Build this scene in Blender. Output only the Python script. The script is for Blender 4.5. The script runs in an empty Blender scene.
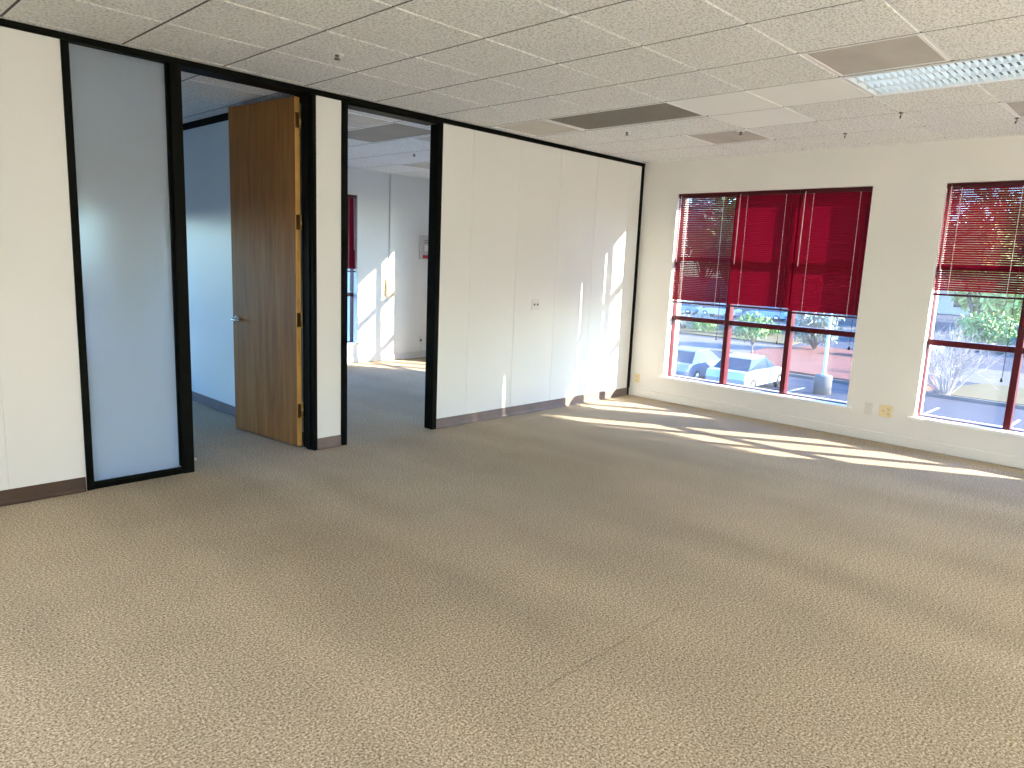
import bpy, math, random
from mathutils import Vector, Matrix
from math import radians as RAD, sin, cos, pi

random.seed(7)
scene = bpy.context.scene
COL = scene.collection
H = 2.74

# ------------------------------------------------------------------ helpers
class MB:
    """collects shapes; build() links them as one mesh object"""
    def __init__(s):
        s.v = []; s.f = []; s.m = []; s.sm = []
    def add(s, vs, fs, mi=0, smooth=False):
        o = len(s.v)
        s.v += [tuple(p) for p in vs]
        for f in fs:
            s.f.append(tuple(i + o for i in f)); s.m.append(mi); s.sm.append(smooth)
        return s
    def box(s, x0, x1, y0, y1, z0, z1, mi=0):
        v = [(x0,y0,z0),(x1,y0,z0),(x1,y1,z0),(x0,y1,z0),(x0,y0,z1),(x1,y0,z1),(x1,y1,z1),(x0,y1,z1)]
        return s.add(v, [(0,3,2,1),(4,5,6,7),(0,1,5,4),(1,2,6,5),(2,3,7,6),(3,0,4,7)], mi)
    def obox(s, c, ax, ay, az, hx, hy, hz, mi=0):
        c = Vector(c); ax = Vector(ax)*hx; ay = Vector(ay)*hy; az = Vector(az)*hz
        v = [c-ax-ay-az, c+ax-ay-az, c+ax+ay-az, c-ax+ay-az, c-ax-ay+az, c+ax-ay+az, c+ax+ay+az, c-ax+ay+az]
        return s.add(v, [(0,3,2,1),(4,5,6,7),(0,1,5,4),(1,2,6,5),(2,3,7,6),(3,0,4,7)], mi)
    def tube(s, pts, r, n=8, mi=0, caps=True):
        pts = [Vector(p) for p in pts]
        rs = r if isinstance(r, (list, tuple)) else [r]*len(pts)
        rings = []
        up = None
        for i, p in enumerate(pts):
            d = (pts[min(i+1, len(pts)-1)] - pts[max(i-1, 0)])
            d = d.normalized() if d.length > 1e-9 else Vector((0,0,1))
            if up is None:
                up = Vector((0,0,1)) if abs(d.z) < .9 else Vector((1,0,0))
            a = d.cross(up).normalized(); b = a.cross(d).normalized(); up = b
            rings.append([p + (a*cos(2*pi*k/n) + b*sin(2*pi*k/n))*rs[i] for k in range(n)])
        v = [q for rg in rings for q in rg]; f = []
        for i in range(len(pts)-1):
            for k in range(n):
                f.append((i*n+k, i*n+(k+1)%n, (i+1)*n+(k+1)%n, (i+1)*n+k))
        if caps:
            f.append(tuple(range(n-1, -1, -1))); f.append(tuple((len(pts)-1)*n + k for k in range(n)))
        return s.add(v, f, mi, True)
    def lathe(s, c, prof, n=16, mi=0, axis='z'):
        c = Vector(c); v = []; f = []
        for r, h in prof:
            for k in range(n):
                a = 2*pi*k/n
                q = (r*cos(a), r*sin(a), h)
                if axis == 'x': q = (h, r*cos(a), r*sin(a))
                if axis == 'y': q = (r*cos(a), h, r*sin(a))
                v.append(c + Vector(q))
        for i in range(len(prof)-1):
            for k in range(n):
                f.append((i*n+k, i*n+(k+1)%n, (i+1)*n+(k+1)%n, (i+1)*n+k))
        f.append(tuple(range(n-1, -1, -1))); f.append(tuple((len(prof)-1)*n + k for k in range(n)))
        return s.add(v, f, mi, True)
    def build(s, name, mats, parent=None, bevel=0, loc=None):
        me = bpy.data.meshes.new(name)
        me.from_pydata(s.v, [], s.f)
        for m in (mats if isinstance(mats, (list, tuple)) else [mats]): me.materials.append(m)
        me.polygons.foreach_set('material_index', s.m)
        me.polygons.foreach_set('use_smooth', s.sm)
        me.update()
        o = bpy.data.objects.new(name, me); COL.objects.link(o)
        if parent is not None: o.parent = parent
        if loc is not None: o.location = loc
        if bevel:
            b = o.modifiers.new('bevel', 'BEVEL'); b.width = bevel; b.segments = 2; b.limit_method = 'ANGLE'
            b.angle_limit = RAD(50)
        return o

def tag(o, label, cat, group=None, kind=None):
    o['label'] = label; o['category'] = cat
    if group: o['group'] = group
    if kind: o['kind'] = kind
    return o

def empty(name, loc, label, cat, group=None, kind=None, rz=0):
    o = bpy.data.objects.new(name, None); COL.objects.link(o)
    o.empty_display_size = .1
    o.location = loc; o.rotation_euler = (0, 0, rz)
    return tag(o, label, cat, group, kind)

def struct(o, label, cat):
    return tag(o, label, cat, None, 'structure')

def copy_tree(o, parent=None):
    c = o.copy(); COL.objects.link(c); c.parent = parent
    for ch in [k for k in bpy.data.objects if k.parent == o]:
        copy_tree(ch, c)
    return c

# ------------------------------------------------------------------ materials
def mat(name, col, rough=.5, metal=0., spec=.5, **kw):
    m = bpy.data.materials.new(name); m.use_nodes = True
    b = m.node_tree.nodes['Principled BSDF']
    b.inputs['Base Color'].default_value = (*col, 1)
    b.inputs['Roughness'].default_value = rough
    b.inputs['Metallic'].default_value = metal
    b.inputs['Specular IOR Level'].default_value = spec
    for k, v in kw.items(): b.inputs[k].default_value = v
    return m

def nd(m, typ, **kw):
    n = m.node_tree.nodes.new(typ)
    for k, v in kw.items(): setattr(n, k, v)
    return n

def lk(m, a, b): m.node_tree.links.new(a, b)

def bsdf(m): return m.node_tree.nodes['Principled BSDF']

def coords(m, scale=(1,1,1), kind='Object'):
    tc = nd(m, 'ShaderNodeTexCoord'); mp = nd(m, 'ShaderNodeMapping')
    mp.inputs['Scale'].default_value = scale
    lk(m, tc.outputs[kind], mp.inputs['Vector'])
    return mp.outputs['Vector']

def noise(m, vec, scale, detail=2, rough=.5, dist=0):
    n = nd(m, 'ShaderNodeTexNoise')
    n.inputs['Scale'].default_value = scale; n.inputs['Detail'].default_value = detail
    n.inputs['Roughness'].default_value = rough; n.inputs['Distortion'].default_value = dist
    lk(m, vec, n.inputs['Vector'])
    return n.outputs['Fac']

def ramp(m, fac, stops):
    r = nd(m, 'ShaderNodeValToRGB')
    while len(r.color_ramp.elements) < len(stops): r.color_ramp.elements.new(.5)
    for e, (p, c) in zip(r.color_ramp.elements, stops):
        e.position = p; e.color = (*c, 1)
    lk(m, fac, r.inputs['Fac'])
    return r.outputs['Color']

def mixc(m, fac, a, b, mode='MIX'):
    n = nd(m, 'ShaderNodeMix', data_type='RGBA', blend_type=mode)
    for sock, val in ((n.inputs[0], fac), (n.inputs[6], a), (n.inputs[7], b)):
        if isinstance(val, (int, float)): sock.default_value = val
        elif isinstance(val, tuple): sock.default_value = (*val, 1)
        else: lk(m, val, sock)
    return n.outputs[2]

def bump(m, h, strength=.3, dist=.005):
    b = nd(m, 'ShaderNodeBump')
    b.inputs['Strength'].default_value = strength; b.inputs['Distance'].default_value = dist
    lk(m, h, b.inputs['Height']); lk(m, b.outputs['Normal'], bsdf(m).inputs['Normal'])

def varied(name, c0, c1, scale, rough=.6, vscale=(1,1,1), detail=3, bmp=0, dist=.005, spec=.5, metal=0):
    m = mat(name, c0, rough, metal, spec)
    f = noise(m, coords(m, vscale), scale, detail)
    lk(m, ramp(m, f, [(.3, c0), (.7, c1)]), bsdf(m).inputs['Base Color'])
    if bmp: bump(m, f, bmp, dist)
    return m

def math_node(m, op, a, b=None, c=None):
    n = nd(m, 'ShaderNodeMath', operation=op)
    for i, val in enumerate((a, b, c)):
        if val is None: continue
        if isinstance(val, (int, float)): n.inputs[i].default_value = val
        else: lk(m, val, n.inputs[i])
    return n.outputs[0]

# carpet: short loop pile, faint brushed lanes, a butt seam
def make_carpet():
    m = mat('carpet', (.3,.24,.17), 1., 0, .1)
    v = coords(m)
    fine = noise(m, v, 260, 2, .7)
    fine2 = noise(m, v, 112, 2, .65)
    f = math_node(m, 'ADD', math_node(m, 'MULTIPLY', fine, .35), math_node(m, 'MULTIPLY', fine2, .65))
    base = ramp(m, f, [(.36, CARPET[0]), (.5, CARPET[1]), (.64, CARPET[2])])
    lanes = noise(m, coords(m, (1.5, .22, 1)), 1.0, 2, .5, .3)
    patch = noise(m, v, 2.2, 3, .55)
    tone = math_node(m, 'ADD', math_node(m, 'MULTIPLY', lanes, .55), math_node(m, 'MULTIPLY', patch, .25))
    tone = math_node(m, 'ADD', tone, .60)
    sep = nd(m, 'ShaderNodeSeparateXYZ'); lk(m, v, sep.inputs[0])
    wob = math_node(m, 'MULTIPLY', math_node(m, 'SUBTRACT', noise(m, v, 6, 2), .5), .03)
    dy = math_node(m, 'ABSOLUTE', math_node(m, 'ADD', math_node(m, 'ADD', sep.outputs[1], 3.40), wob))
    on = math_node(m, 'LESS_THAN', dy, .006)
    xr = math_node(m, 'LESS_THAN', math_node(m, 'ABSOLUTE', math_node(m, 'ADD', sep.outputs[0], 4.93)), .5)
    gaps = math_node(m, 'GREATER_THAN', noise(m, v, 9, 1), .42)
    seam = math_node(m, 'MULTIPLY', math_node(m, 'MULTIPLY', on, xr), math_node(m, 'MULTIPLY', gaps, .2))
    tone = math_node(m, 'SUBTRACT', tone, seam)
    comb = nd(m, 'ShaderNodeCombineColor')
    for i in range(3): lk(m, tone, comb.inputs[i])
    lk(m, mixc(m, 1., base, comb.outputs[0], 'MULTIPLY'), bsdf(m).inputs['Base Color'])
    bump(m, f, .35, .005)
    return m

def make_tile(name, col, dark, speck):
    m = mat(name, col, .95, 0, .1)
    v = coords(m, (1, 1.5, 1))
    a = noise(m, v, 62, 2, .55, .6)
    big = noise(m, v, 3, 2)
    c = ramp(m, a, [(.33, dark), (.33 + .12, tuple(.5*(p+q) for p, q in zip(col, dark))), (.53, col)]) if speck else None
    if speck:
        c2 = mixc(m, math_node(m, 'MULTIPLY', big, .12), c, (.45,.42,.36))
        lk(m, c2, bsdf(m).inputs['Base Color']); bump(m, a, .35, .004)
    else:
        c2 = mixc(m, math_node(m, 'MULTIPLY', big, .12), col, (.5,.46,.4))
        lk(m, c2, bsdf(m).inputs['Base Color'])
    return m

def make_wood():
    m = mat('door_veneer', (.4,.22,.08), .45, 0, .22)
    v = coords(m, (9, 9, .55))
    a = noise(m, v, 2.2, 4, .6, .6)
    b = noise(m, coords(m, (60, 60, 1.2)), 3, 3, .6)
    f = math_node(m, 'ADD', math_node(m, 'MULTIPLY', a, .7), math_node(m, 'MULTIPLY', b, .3))
    c = ramp(m, f, [(.28, (.155,.060,.009)), (.5, (.245,.108,.024)), (.72, (.33,.165,.046))])
    lk(m, c, bsdf(m).inputs['Base Color'])
    return m

def make_glass(name, tint=(.96,.98,1.), haze=.05):
    m = bpy.data.materials.new(name); m.use_nodes = True
    nt = m.node_tree; nt.nodes.remove(nt.nodes['Principled BSDF'])
    out = nt.nodes['Material Output']
    t = nd(m, 'ShaderNodeBsdfTransparent'); t.inputs[0].default_value = (*tint, 1)
    g = nd(m, 'ShaderNodeBsdfGlossy'); g.inputs['Roughness'].default_value = .02
    lw = nd(m, 'ShaderNodeLayerWeight'); lw.inputs['Blend'].default_value = .5
    fr = math_node(m, 'ADD', math_node(m, 'MULTIPLY', math_node(m, 'POWER', lw.outputs['Facing'], 4.), .30), .03)
    mx = nd(m, 'ShaderNodeMixShader'); lk(m, fr, mx.inputs[0]); lk(m, t.outputs[0], mx.inputs[1]); lk(m, g.outputs[0], mx.inputs[2])
    d = nd(m, 'ShaderNodeBsdfTranslucent'); d.inputs[0].default_value = (.9,.93,1,1)
    veil = math_node(m, 'MULTIPLY', noise(m, coords(m, (1,1,1)), 5, 4, .6), haze*2)  # white veil mixed into the pane, stands for bloom from the bright outside
    m2 = nd(m, 'ShaderNodeMixShader'); lk(m, veil, m2.inputs[0]); lk(m, mx.outputs[0], m2.inputs[1]); lk(m, d.outputs[0], m2.inputs[2])
    lk(m, m2.outputs[0], out.inputs['Surface'])
    return m

CARPET = [(.11,.085,.059), (.405,.333,.238), (.78,.68,.515)]
M = {}
M['carpet'] = make_carpet()
M['tile'] = make_tile('mineral_tile', (.875,.895,.90), (.50,.51,.50), True)
M['tile_smooth'] = make_tile('smooth_tile', (.875,.895,.90), (0,0,0), False)
M['grid'] = mat('grid_white', (.85,.86,.855), .45)
M['laminate'] = varied('panel_laminate', (.79,.795,.765), (.82,.825,.795), 1.2, .33, (1,1,.3), 2, spec=.45)
M['paint'] = varied('wall_paint', (.745,.735,.69), (.775,.765,.72), 1.5, .75, detail=2, spec=.3)
M['paint_white'] = varied('white_paint', (.80,.79,.76), (.83,.82,.79), 2., .6, spec=.35)
M['paint_trim'] = mat('trim_paint', (.84,.83,.80), .4)
M['black'] = varied('bronze_black', (.004,.0045,.003), (.007,.0075,.0055), 8, .5, spec=.04)
M['vinyl_base'] = varied('vinyl_base_gray', (.165,.125,.108), (.20,.158,.14), 6, .5, spec=.4)
M['vinyl_brown'] = varied('vinyl_base_brown', (.055,.032,.02), (.075,.045,.03), 6, .5, spec=.4)
M['base_paint'] = mat('baseboard_paint', (.765,.755,.71), .5)
M['wood'] = make_wood()
M['wood_edge'] = varied('door_edge_wood', (.55,.30,.07), (.64,.37,.10), 3, .45, (30,30,1))
M['brass'] = varied('aged_brass', (.55,.40,.17), (.66,.52,.28), 40, .3, metal=1.)
M['brass_dark'] = mat('brass_leaf', (.16,.09,.03), .4, .8)
M['nickel'] = mat('satin_nickel', (.80,.77,.70), .22, 1.)
M['dark_metal'] = mat('dark_metal', (.05,.045,.04), .35, .8)
M['red_frame'] = varied('crimson_frame', (.065,.002,.006), (.08,.003,.008), 4, .35, spec=.35)
def make_slat():
    m = mat('crimson_slat', (.155,.0015,.009), .5, 0, .12)
    t = nd(m, 'ShaderNodeBsdfTranslucent'); t.inputs[0].default_value = (.60,.006,.06,1)
    mx = nd(m, 'ShaderNodeMixShader'); mx.inputs[0].default_value = .048
    lk(m, bsdf(m).outputs[0], mx.inputs[1]); lk(m, t.outputs[0], mx.inputs[2])
    lk(m, mx.outputs[0], m.node_tree.nodes['Material Output'].inputs['Surface'])
    return m
M['red_slat'] = make_slat()
M['red_rail'] = mat('crimson_rail', (.055,.002,.005), .4, 0, .4)
M['cord'] = mat('pale_cord', (.85,.72,.72), .7)
M['wand'] = mat('clear_wand', (.90,.70,.72), .2)
M['tassel'] = mat('dark_tassel', (.02,.01,.012), .4)
M['glass'] = make_glass('window_glass', haze=.012)
M['frost'] = None
M['plate_gray'] = mat('plate_gray', (.67,.655,.60), .45)
M['plate_white'] = mat('plate_white', (.74,.735,.71), .35)
M['plate_ivory'] = mat('plate_ivory', (.74,.62,.36), .4)
M['slot'] = mat('dark_slot', (.03,.025,.02), .6)
M['diffuser_gray'] = varied('gray_panel', (.42,.405,.375), (.52,.50,.46), 2.2, .55, (1,2.5,1), 3)
M['diffuser_pale'] = varied('pale_panel', (.55,.53,.48), (.60,.58,.53), 2.2, .6, (1,2,1), 2)
M['grille'] = mat('return_grille', (.30,.28,.25), .5, .3)
M['duct'] = mat('duct_dark', (.03,.03,.03), .9)
M['louver'] = mat('louver_aluminium', (.80,.89,.95), .38, .35)
M['tube'] = mat('lamp_tube', (.93,.95,.97), .3)
M['troffer'] = mat('troffer_white', (.80,.84,.86), .35); M['troffer_inside'] = mat('troffer_inside', (.22,.23,.23), .5)
M['chrome'] = mat('sprinkler_metal', (.13,.115,.10), .4, .8)
M['strobe'] = mat('strobe_gray', (.55,.54,.52), .5)
M['strobe_lens'] = mat('strobe_lens', (.85,.83,.85), .1)
M['red_plastic'] = mat('red_plastic', (.45,.03,.05), .4)

def make_frost():
    m = bpy.data.materials.new('frosted_glass'); m.use_nodes = True
    nt = m.node_tree; nt.nodes.remove(nt.nodes['Principled BSDF'])
    r = nd(m, 'ShaderNodeBsdfRefraction'); r.inputs['Color'].default_value = (.90,.96,1,1); r.inputs['Roughness'].default_value = .75; r.inputs['IOR'].default_value = 1.06
    t = nd(m, 'ShaderNodeBsdfTranslucent'); t.inputs[0].default_value = (.92,.97,1,1)
    g = nd(m, 'ShaderNodeBsdfGlossy'); g.inputs['Roughness'].default_value = .5; g.inputs['Color'].default_value = (.9,.95,1,1)
    a = nd(m, 'ShaderNodeMixShader'); a.inputs[0].default_value = .45; lk(m, r.outputs[0], a.inputs[1]); lk(m, t.outputs[0], a.inputs[2])
    df = nd(m, 'ShaderNodeBsdfDiffuse'); df.inputs[0].default_value = (.80,.84,.84,1)
    a2 = nd(m, 'ShaderNodeMixShader'); a2.inputs[0].default_value = .22; lk(m, a.outputs[0], a2.inputs[1]); lk(m, df.outputs[0], a2.inputs[2])
    c_ = nd(m, 'ShaderNodeMixShader'); c_.inputs[0].default_value = .04; lk(m, a2.outputs[0], c_.inputs[1]); lk(m, g.outputs[0], c_.inputs[2])
    lk(m, c_.outputs[0], nt.nodes['Material Output'].inputs['Surface'])
    return m
M['frost'] = make_frost()

# ------------------------------------------------------------------ camera
cam = bpy.data.cameras.new('camera'); co = bpy.data.objects.new('camera', cam); COL.objects.link(co)
cam.sensor_width = 36; cam.sensor_fit = 'HORIZONTAL'; cam.lens = 716.695537/1024*36
cam.clip_start = .05; cam.clip_end = 2000
Rr = Vector((0.69541961, -0.71741438, 0.04133)); Dd = Vector((-0.09212478, -0.1460447, -0.98497917)); Ff = Vector((0.71267425, 0.68116632, -0.16765399))
mw = Matrix.Identity(4)
for i in range(3):
    mw[i][0] = Rr[i]; mw[i][1] = -Dd[i]; mw[i][2] = -Ff[i]
mw.translation = (-7.25927980, -4.95559655, 1.54652973)
co.matrix_world = mw
scene.camera = co

# ------------------------------------------------------------------ layout numbers
XB, YB = -9.6, -10.5        # rear walls of the main room
Y1, Y2 = .14, 3.87         # back face of the partition, exterior wall of the small rooms
WX = .27                   # outer face of the window wall
SILL, HEAD = .29, 2.388
WIN_A = (-2.56, -.47); WIN_B = (-5.25, -3.155); WIN_C = (.59, 2.70)
DIV = (-4.27, -4.14)

# ------------------------------------------------------------------ floor / roof
m_ = MB(); m_.add([(XB-.2,YB-.2,0),(WX,YB-.2,0),(WX,Y2+.27,0),(XB-.2,Y2+.27,0),(XB-.2,YB-.2,-.25),(WX,YB-.2,-.25),(WX,Y2+.27,-.25),(XB-.2,Y2+.27,-.25)],
                  [(0,1,2,3),(7,6,5,4),(0,4,5,1),(1,5,6,2),(2,6,7,3),(3,7,4,0)])
struct(m_.build('floor', M['carpet']), 'beige brown loop pile carpet covering the whole office floor', 'floor')
m_ = MB().box(XB-.2, WX, YB-.2, Y2+.27, 3.3, 3.45)
struct(m_.build('roof_slab', M['plate_gray']), 'concrete slab hidden above the suspended tile ceiling', 'roof')

# ------------------------------------------------------------------ ceiling
gx = [-.135 - .61*k for k in range(0, 16)]      # lines across x
gy = [-.085 + .61*k for k in range(-17, 7)]     # lines across y
xs = sorted([x for x in gx if x > XB] + [XB, 0.]); ys = sorted([y for y in gy if YB < y < Y2] + [YB, Y2])
FIX = {}   # cell -> reserved
def cell(x, y):
    i = max(k for k in range(len(xs)-1) if xs[k] <= x + 1e-6); j = max(k for k in range(len(ys)-1) if ys[k] <= y + 1e-6)
    return i, j
def reserve(x0, y0, nx, ny):
    c = [cell(x0 + .3 + .61*a, y0 + .3 + .61*b_) for a in range(nx) for b_ in range(ny)]
    for q in c: FIX[q] = True
# (x0, y0) lower corners of the fixture cells
PANEL_BY_LIGHT = (-3.185, -3.745); TROFFER = (-2.575, -4.355); RETURN = (-2.575, -1.915)
PANEL_MID = (-1.355, -1.915); PALE = (-2.575, -.695); PANEL_EDGE = (-1.355, -4.355)
FAR_PANEL_A = (-3.795, .525); FAR_RETURN = (-3.185, .525); FAR_PANEL_B = (-2.575, .525); FAR_PANEL_C = (-1.355, 2.355)
for p, nx, ny in ((PANEL_BY_LIGHT,1,1),(TROFFER,1,2),(RETURN,1,2),(PANEL_MID,1,1),(PALE,1,1),(PANEL_EDGE,1,1),
                  (FAR_PANEL_A,1,1),(FAR_RETURN,1,2),(FAR_PANEL_B,1,1),(FAR_PANEL_C,1,1)):
    reserve(p[0], p[1], nx, ny)
SMOOTH = {cell(-2.3, -2.8), cell(-2.3, -2.2), cell(-1.7, -2.2)}
cm = MB()
for i in range(len(xs)-1):
    for j in range(len(ys)-1):
        if (i, j) in FIX: continue
        x0, x1, y0, y1 = xs[i], xs[i+1], ys[j], ys[j+1]
        g = .0115
        if x1-x0 < .05 or y1-y0 < .05: g = .002
        x0 += min(g, .0065); x1 -= min(g, .0065); y0 += min(g, .0065); y1 -= min(g, .0065); e = .003
        mi = 1 if (i, j) in SMOOTH else 0
        cm.add([(x0,y0,H+.024),(x1,y0,H+.024),(x1,y1,H+.024),(x0,y1,H+.024),
                (x0,y0,H+.004),(x1,y0,H+.004),(x1,y1,H+.004),(x0,y1,H+.004),
                (x0+e,y0+e,H),(x1-e,y0+e,H),(x1-e,y1-e,H),(x0+e,y1-e,H)],
               [(0,1,2,3),(0,4,5,1),(1,5,6,2),(2,6,7,3),(3,7,4,0),(4,8,9,5),(5,9,10,6),(6,10,11,7),(7,11,8,4),(8,11,10,9)], mi)
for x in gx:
    if x > XB: cm.box(x-.0066, x+.0066, YB, Y2, H+.0025, H+.03, 3)  # dark strips set in the joints to stand for their shade
for y in gy:
    if not YB < y < Y2: continue
    for i in range(len(xs)-1):
        j = max(k for k in range(len(ys)) if ys[k] <= y + 1e-6)
        if (i, j) in FIX and (i, j-1) in FIX: continue
        cm.box(xs[i], xs[i+1], y-.012, y+.012, H+.005, H+.021, 2)
# wall angle
cm.box(-.022, 0, YB, Y2, H+.001, H+.03, 2); cm.box(XB, 0, -.024, 0, H+.001, H+.03, 2)
cm.box(XB, 0, Y2-.022, Y2, H+.001, H+.03, 2); cm.box(XB, 0, Y1, Y1+.022, H+.001, H+.03, 2)
struct(cm.build('ceiling', [M['tile'], M['tile_smooth'], M['grid'], mat('joint_shade', (.10,.095,.085), .9)]), 'suspended ceiling of speckled white mineral tiles in a white grid', 'ceiling')

# ------------------------------------------------------------------ outer walls
def wall_with_windows(axis, p0, p1, a0, a1, wins, mi=0):
    """wall slab between planes p0<p1 of the axis, running a0..a1, windows (b0,b1,z0,z1)"""
    mb = MB()
    def bx(u0, u1, z0, z1):
        if u1 - u0 < 1e-4: return
        if axis == 'x': mb.box(p0, p1, u0, u1, z0, z1)
        else: mb.box(u0, u1, p0, p1, z0, z1)
    cur = a0
    for b0, b1, z0, z1 in sorted(wins):
        bx(cur, b0, 0, 3.3); bx(b0, b1, 0, z0); bx(b0, b1, z1, 3.3); cur = b1
    bx(cur, a1, 0, 3.3)
    return mb
W4 = (-9.8, -4.6)     # unseen window added behind the camera for fill light (y range)
N1 = (-8.9, -4.62); N2 = (-3.48, -1.33)
wall_r = wall_with_windows('x', 0, WX, YB-.2, Y2+.27, [(*WIN_A, SILL, HEAD), (*WIN_B, SILL, HEAD), (*WIN_C, SILL, HEAD)]).build('wall_right', M['paint'])
struct(wall_r, 'beige painted outer wall with the wide red framed windows', 'wall')
wb = wall_with_windows('y', Y2, Y2+.27, XB-.2, 0, [(*N1, SILL, 1.9), (*N2, SILL, HEAD)]).build('wall_back', M['paint_white'])
struct(wb, 'white back wall of the small rooms behind the partition', 'wall')
wl = wall_with_windows('x', XB-.2, XB, YB-.2, Y2, [(*W4, .5, 2.5)]).build('wall_left', M['paint_white'])
struct(wl, 'plain wall behind the viewpoint', 'wall')
struct(MB().box(XB, 0, YB-.2, YB, 0, 3.3).build('wall_front', M['paint_white']), 'plain wall on the side of the viewpoint', 'wall')
dv = MB().box(DIV[0], DIV[1], Y1, Y2, 0, H)
struct(dv.build('wall_divider', M['laminate']), 'white panel wall between the two small rooms', 'wall')
struct(MB().box(DIV[0]-.012, DIV[0], Y1, Y2, H-.06, H).build('trim_1', M['black']), 'black top rail of the wall seen through the door', 'trim')
struct(MB().box(DIV[0]-.008, DIV[0], Y1, Y2, 0, .09).box(DIV[0]-.016, DIV[0], Y1, Y2, 0, .012).build('baseboard_divider', M['vinyl_base']), 'rubber base of the wall seen through the door', 'baseboard')

# ------------------------------------------------------------------ partition (front plane y = 0)
pw = bpy.data.objects.new('wall_partition', None); COL.objects.link(pw)
struct(pw, 'white laminate panel partition between black rails', 'wall')
def seam_panel(x0, x1, seams):
    cuts = [x0] + [s for s in sorted(seams) if x0 + .03 < s < x1 - .03] + [x1]
    mb = MB()
    for a, b_ in zip(cuts[:-1], cuts[1:]):
        e = .0034
        # chamfered board front, plain back
        mb.add([(a,.005,0),(b_,.005,0),(b_,.005,H),(a,.005,H),(a+e,0,0),(b_-e,0,0),(b_-e,0,H),(a+e,0,H),
                (a,Y1,0),(b_,Y1,0),(b_,Y1,H),(a,Y1,H)],
               [(4,5,6,7),(0,4,7,3),(5,1,2,6),(8,11,10,9),(0,3,11,8),(1,9,10,2),(3,7,6,2,10,11),(0,8,9,1,5,4)])
    return mb.build('wall_panel', M['laminate'], pw)
seams = [-2.70 + .61*k for k in range(-12, 5)]
seam_panel(XB, -5.94, seams); seam_panel(-4.31, -4.07, []); seam_panel(-3.08, 0, seams)
struct(MB().box(XB, 0, -.014, Y1+.012, 2.70, H-.001).build('trim_2', M['black'], bevel=.003), 'black rail along the top of the partition', 'trim')
def post(name, x0, x1, label, z1=2.70, y0=-.012, y1=Y1+.01):
    mb = MB().box(x0, x1, y0, y1, 0, z1)
    return struct(mb.build(name, M['black'], bevel=.003), label, 'trim')
post('trim_3', -5.95, -5.908, 'black upright left of the frosted glass')
post('trim_4', -5.345, -5.275, 'black upright between frosted glass and door opening')
post('trim_5', -4.335, -4.303, 'black door jamb carrying the brass hinges')
post('trim_6', -4.082, -4.028, 'black upright on the left of the open passage')
post('trim_7', -3.125, -3.072, 'black upright on the right of the open passage', y1=.10)
struct(MB().box(-4.028, -3.125, -.004, Y1, 2.682, 2.70).build('trim_8', M['black'], bevel=.004), 'black head rail over the open passage', 'trim')
struct(MB().box(-.045, 0, -.012, Y1, 0, 2.70).build('trim_9', M['black'], bevel=.003), 'black corner strip where partition meets window wall', 'trim')
# door stop beads inside the jambs
struct(MB().box(-4.347, -4.335, .03, .09, 0, 2.70).box(-5.275, -5.263, .03, .09, 0, 2.70).build('trim_10', M['black']), 'black stop beads inside the door frame', 'trim')
# frosted sidelight
sl = struct(MB().box(-5.908, -5.345, -.004, Y1, 0, .034).box(-5.908,-5.345,.0,.03,.034,.044).build('window_4', M['black'], bevel=.003),
            'tall frosted glass sidelight left of the wooden door', 'window')
sl['label'] = 'tall frosted glass sidelight left of the wooden door'
MB().box(-5.908, -5.345, .05, .060, .03, 2.70).build('frosted_pane', M['frost'], sl)
MB().box(-5.357, -5.345, .03, .05, .05, 2.70).build('glazing_bead', M['black'], sl)
# cove bases
def cove(name, x0, x1, mt, label):
    mb = MB()
    mb.add([(x0,-.001,.092),(x1,-.001,.092),(x0,-.006,.088),(x1,-.006,.088),(x0,-.006,.022),(x1,-.006,.022),(x0,-.012,.008),(x1,-.012,.008),(x0,-.024,.001),(x1,-.024,.001),(x0,.003,.001),(x1,.003,.001),(x0,.003,.092),(x1,.003,.092)],
           [(0,2,3,1),(2,4,5,3),(4,6,7,5),(6,8,9,7),(8,10,11,9),(12,0,1,13),(0,12,10,8,6,4,2),(1,3,5,7,9,11,13)])
    return struct(mb.build(name, mt), label, 'baseboard')
cove('baseboard_left', XB, -5.955, M['vinyl_brown'], 'dark brown rubber base left of the frosted glass')
cove('baseboard_middle', -4.303, -4.082, M['vinyl_base'], 'gray rubber base of the narrow white panel')
cove('baseboard_partition', -3.072, -.045, M['vinyl_base'], 'gray brown rubber base along the long white partition')
mb = MB().box(-.014, 0, YB, -.012, .008, .088)
mb.add([(-.014,YB,.088),(0,YB,.088),(0,-.012,.088),(-.014,-.012,.088),(-.004,YB,.098),(0,YB,.098),(0,-.012,.098),(-.004,-.012,.098)], [(0,4,7,3),(4,5,6,7),(0,1,5,4),(2,3,7,6)])
struct(mb.build('baseboard_right', M['base_paint']), 'beige painted baseboard below the windows', 'baseboard')
struct(MB().box(XB, 0, Y2-.012, Y2, .005, .09).build('baseboard_back', M['paint_white']), 'white baseboard of the far room', 'baseboard')

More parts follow.
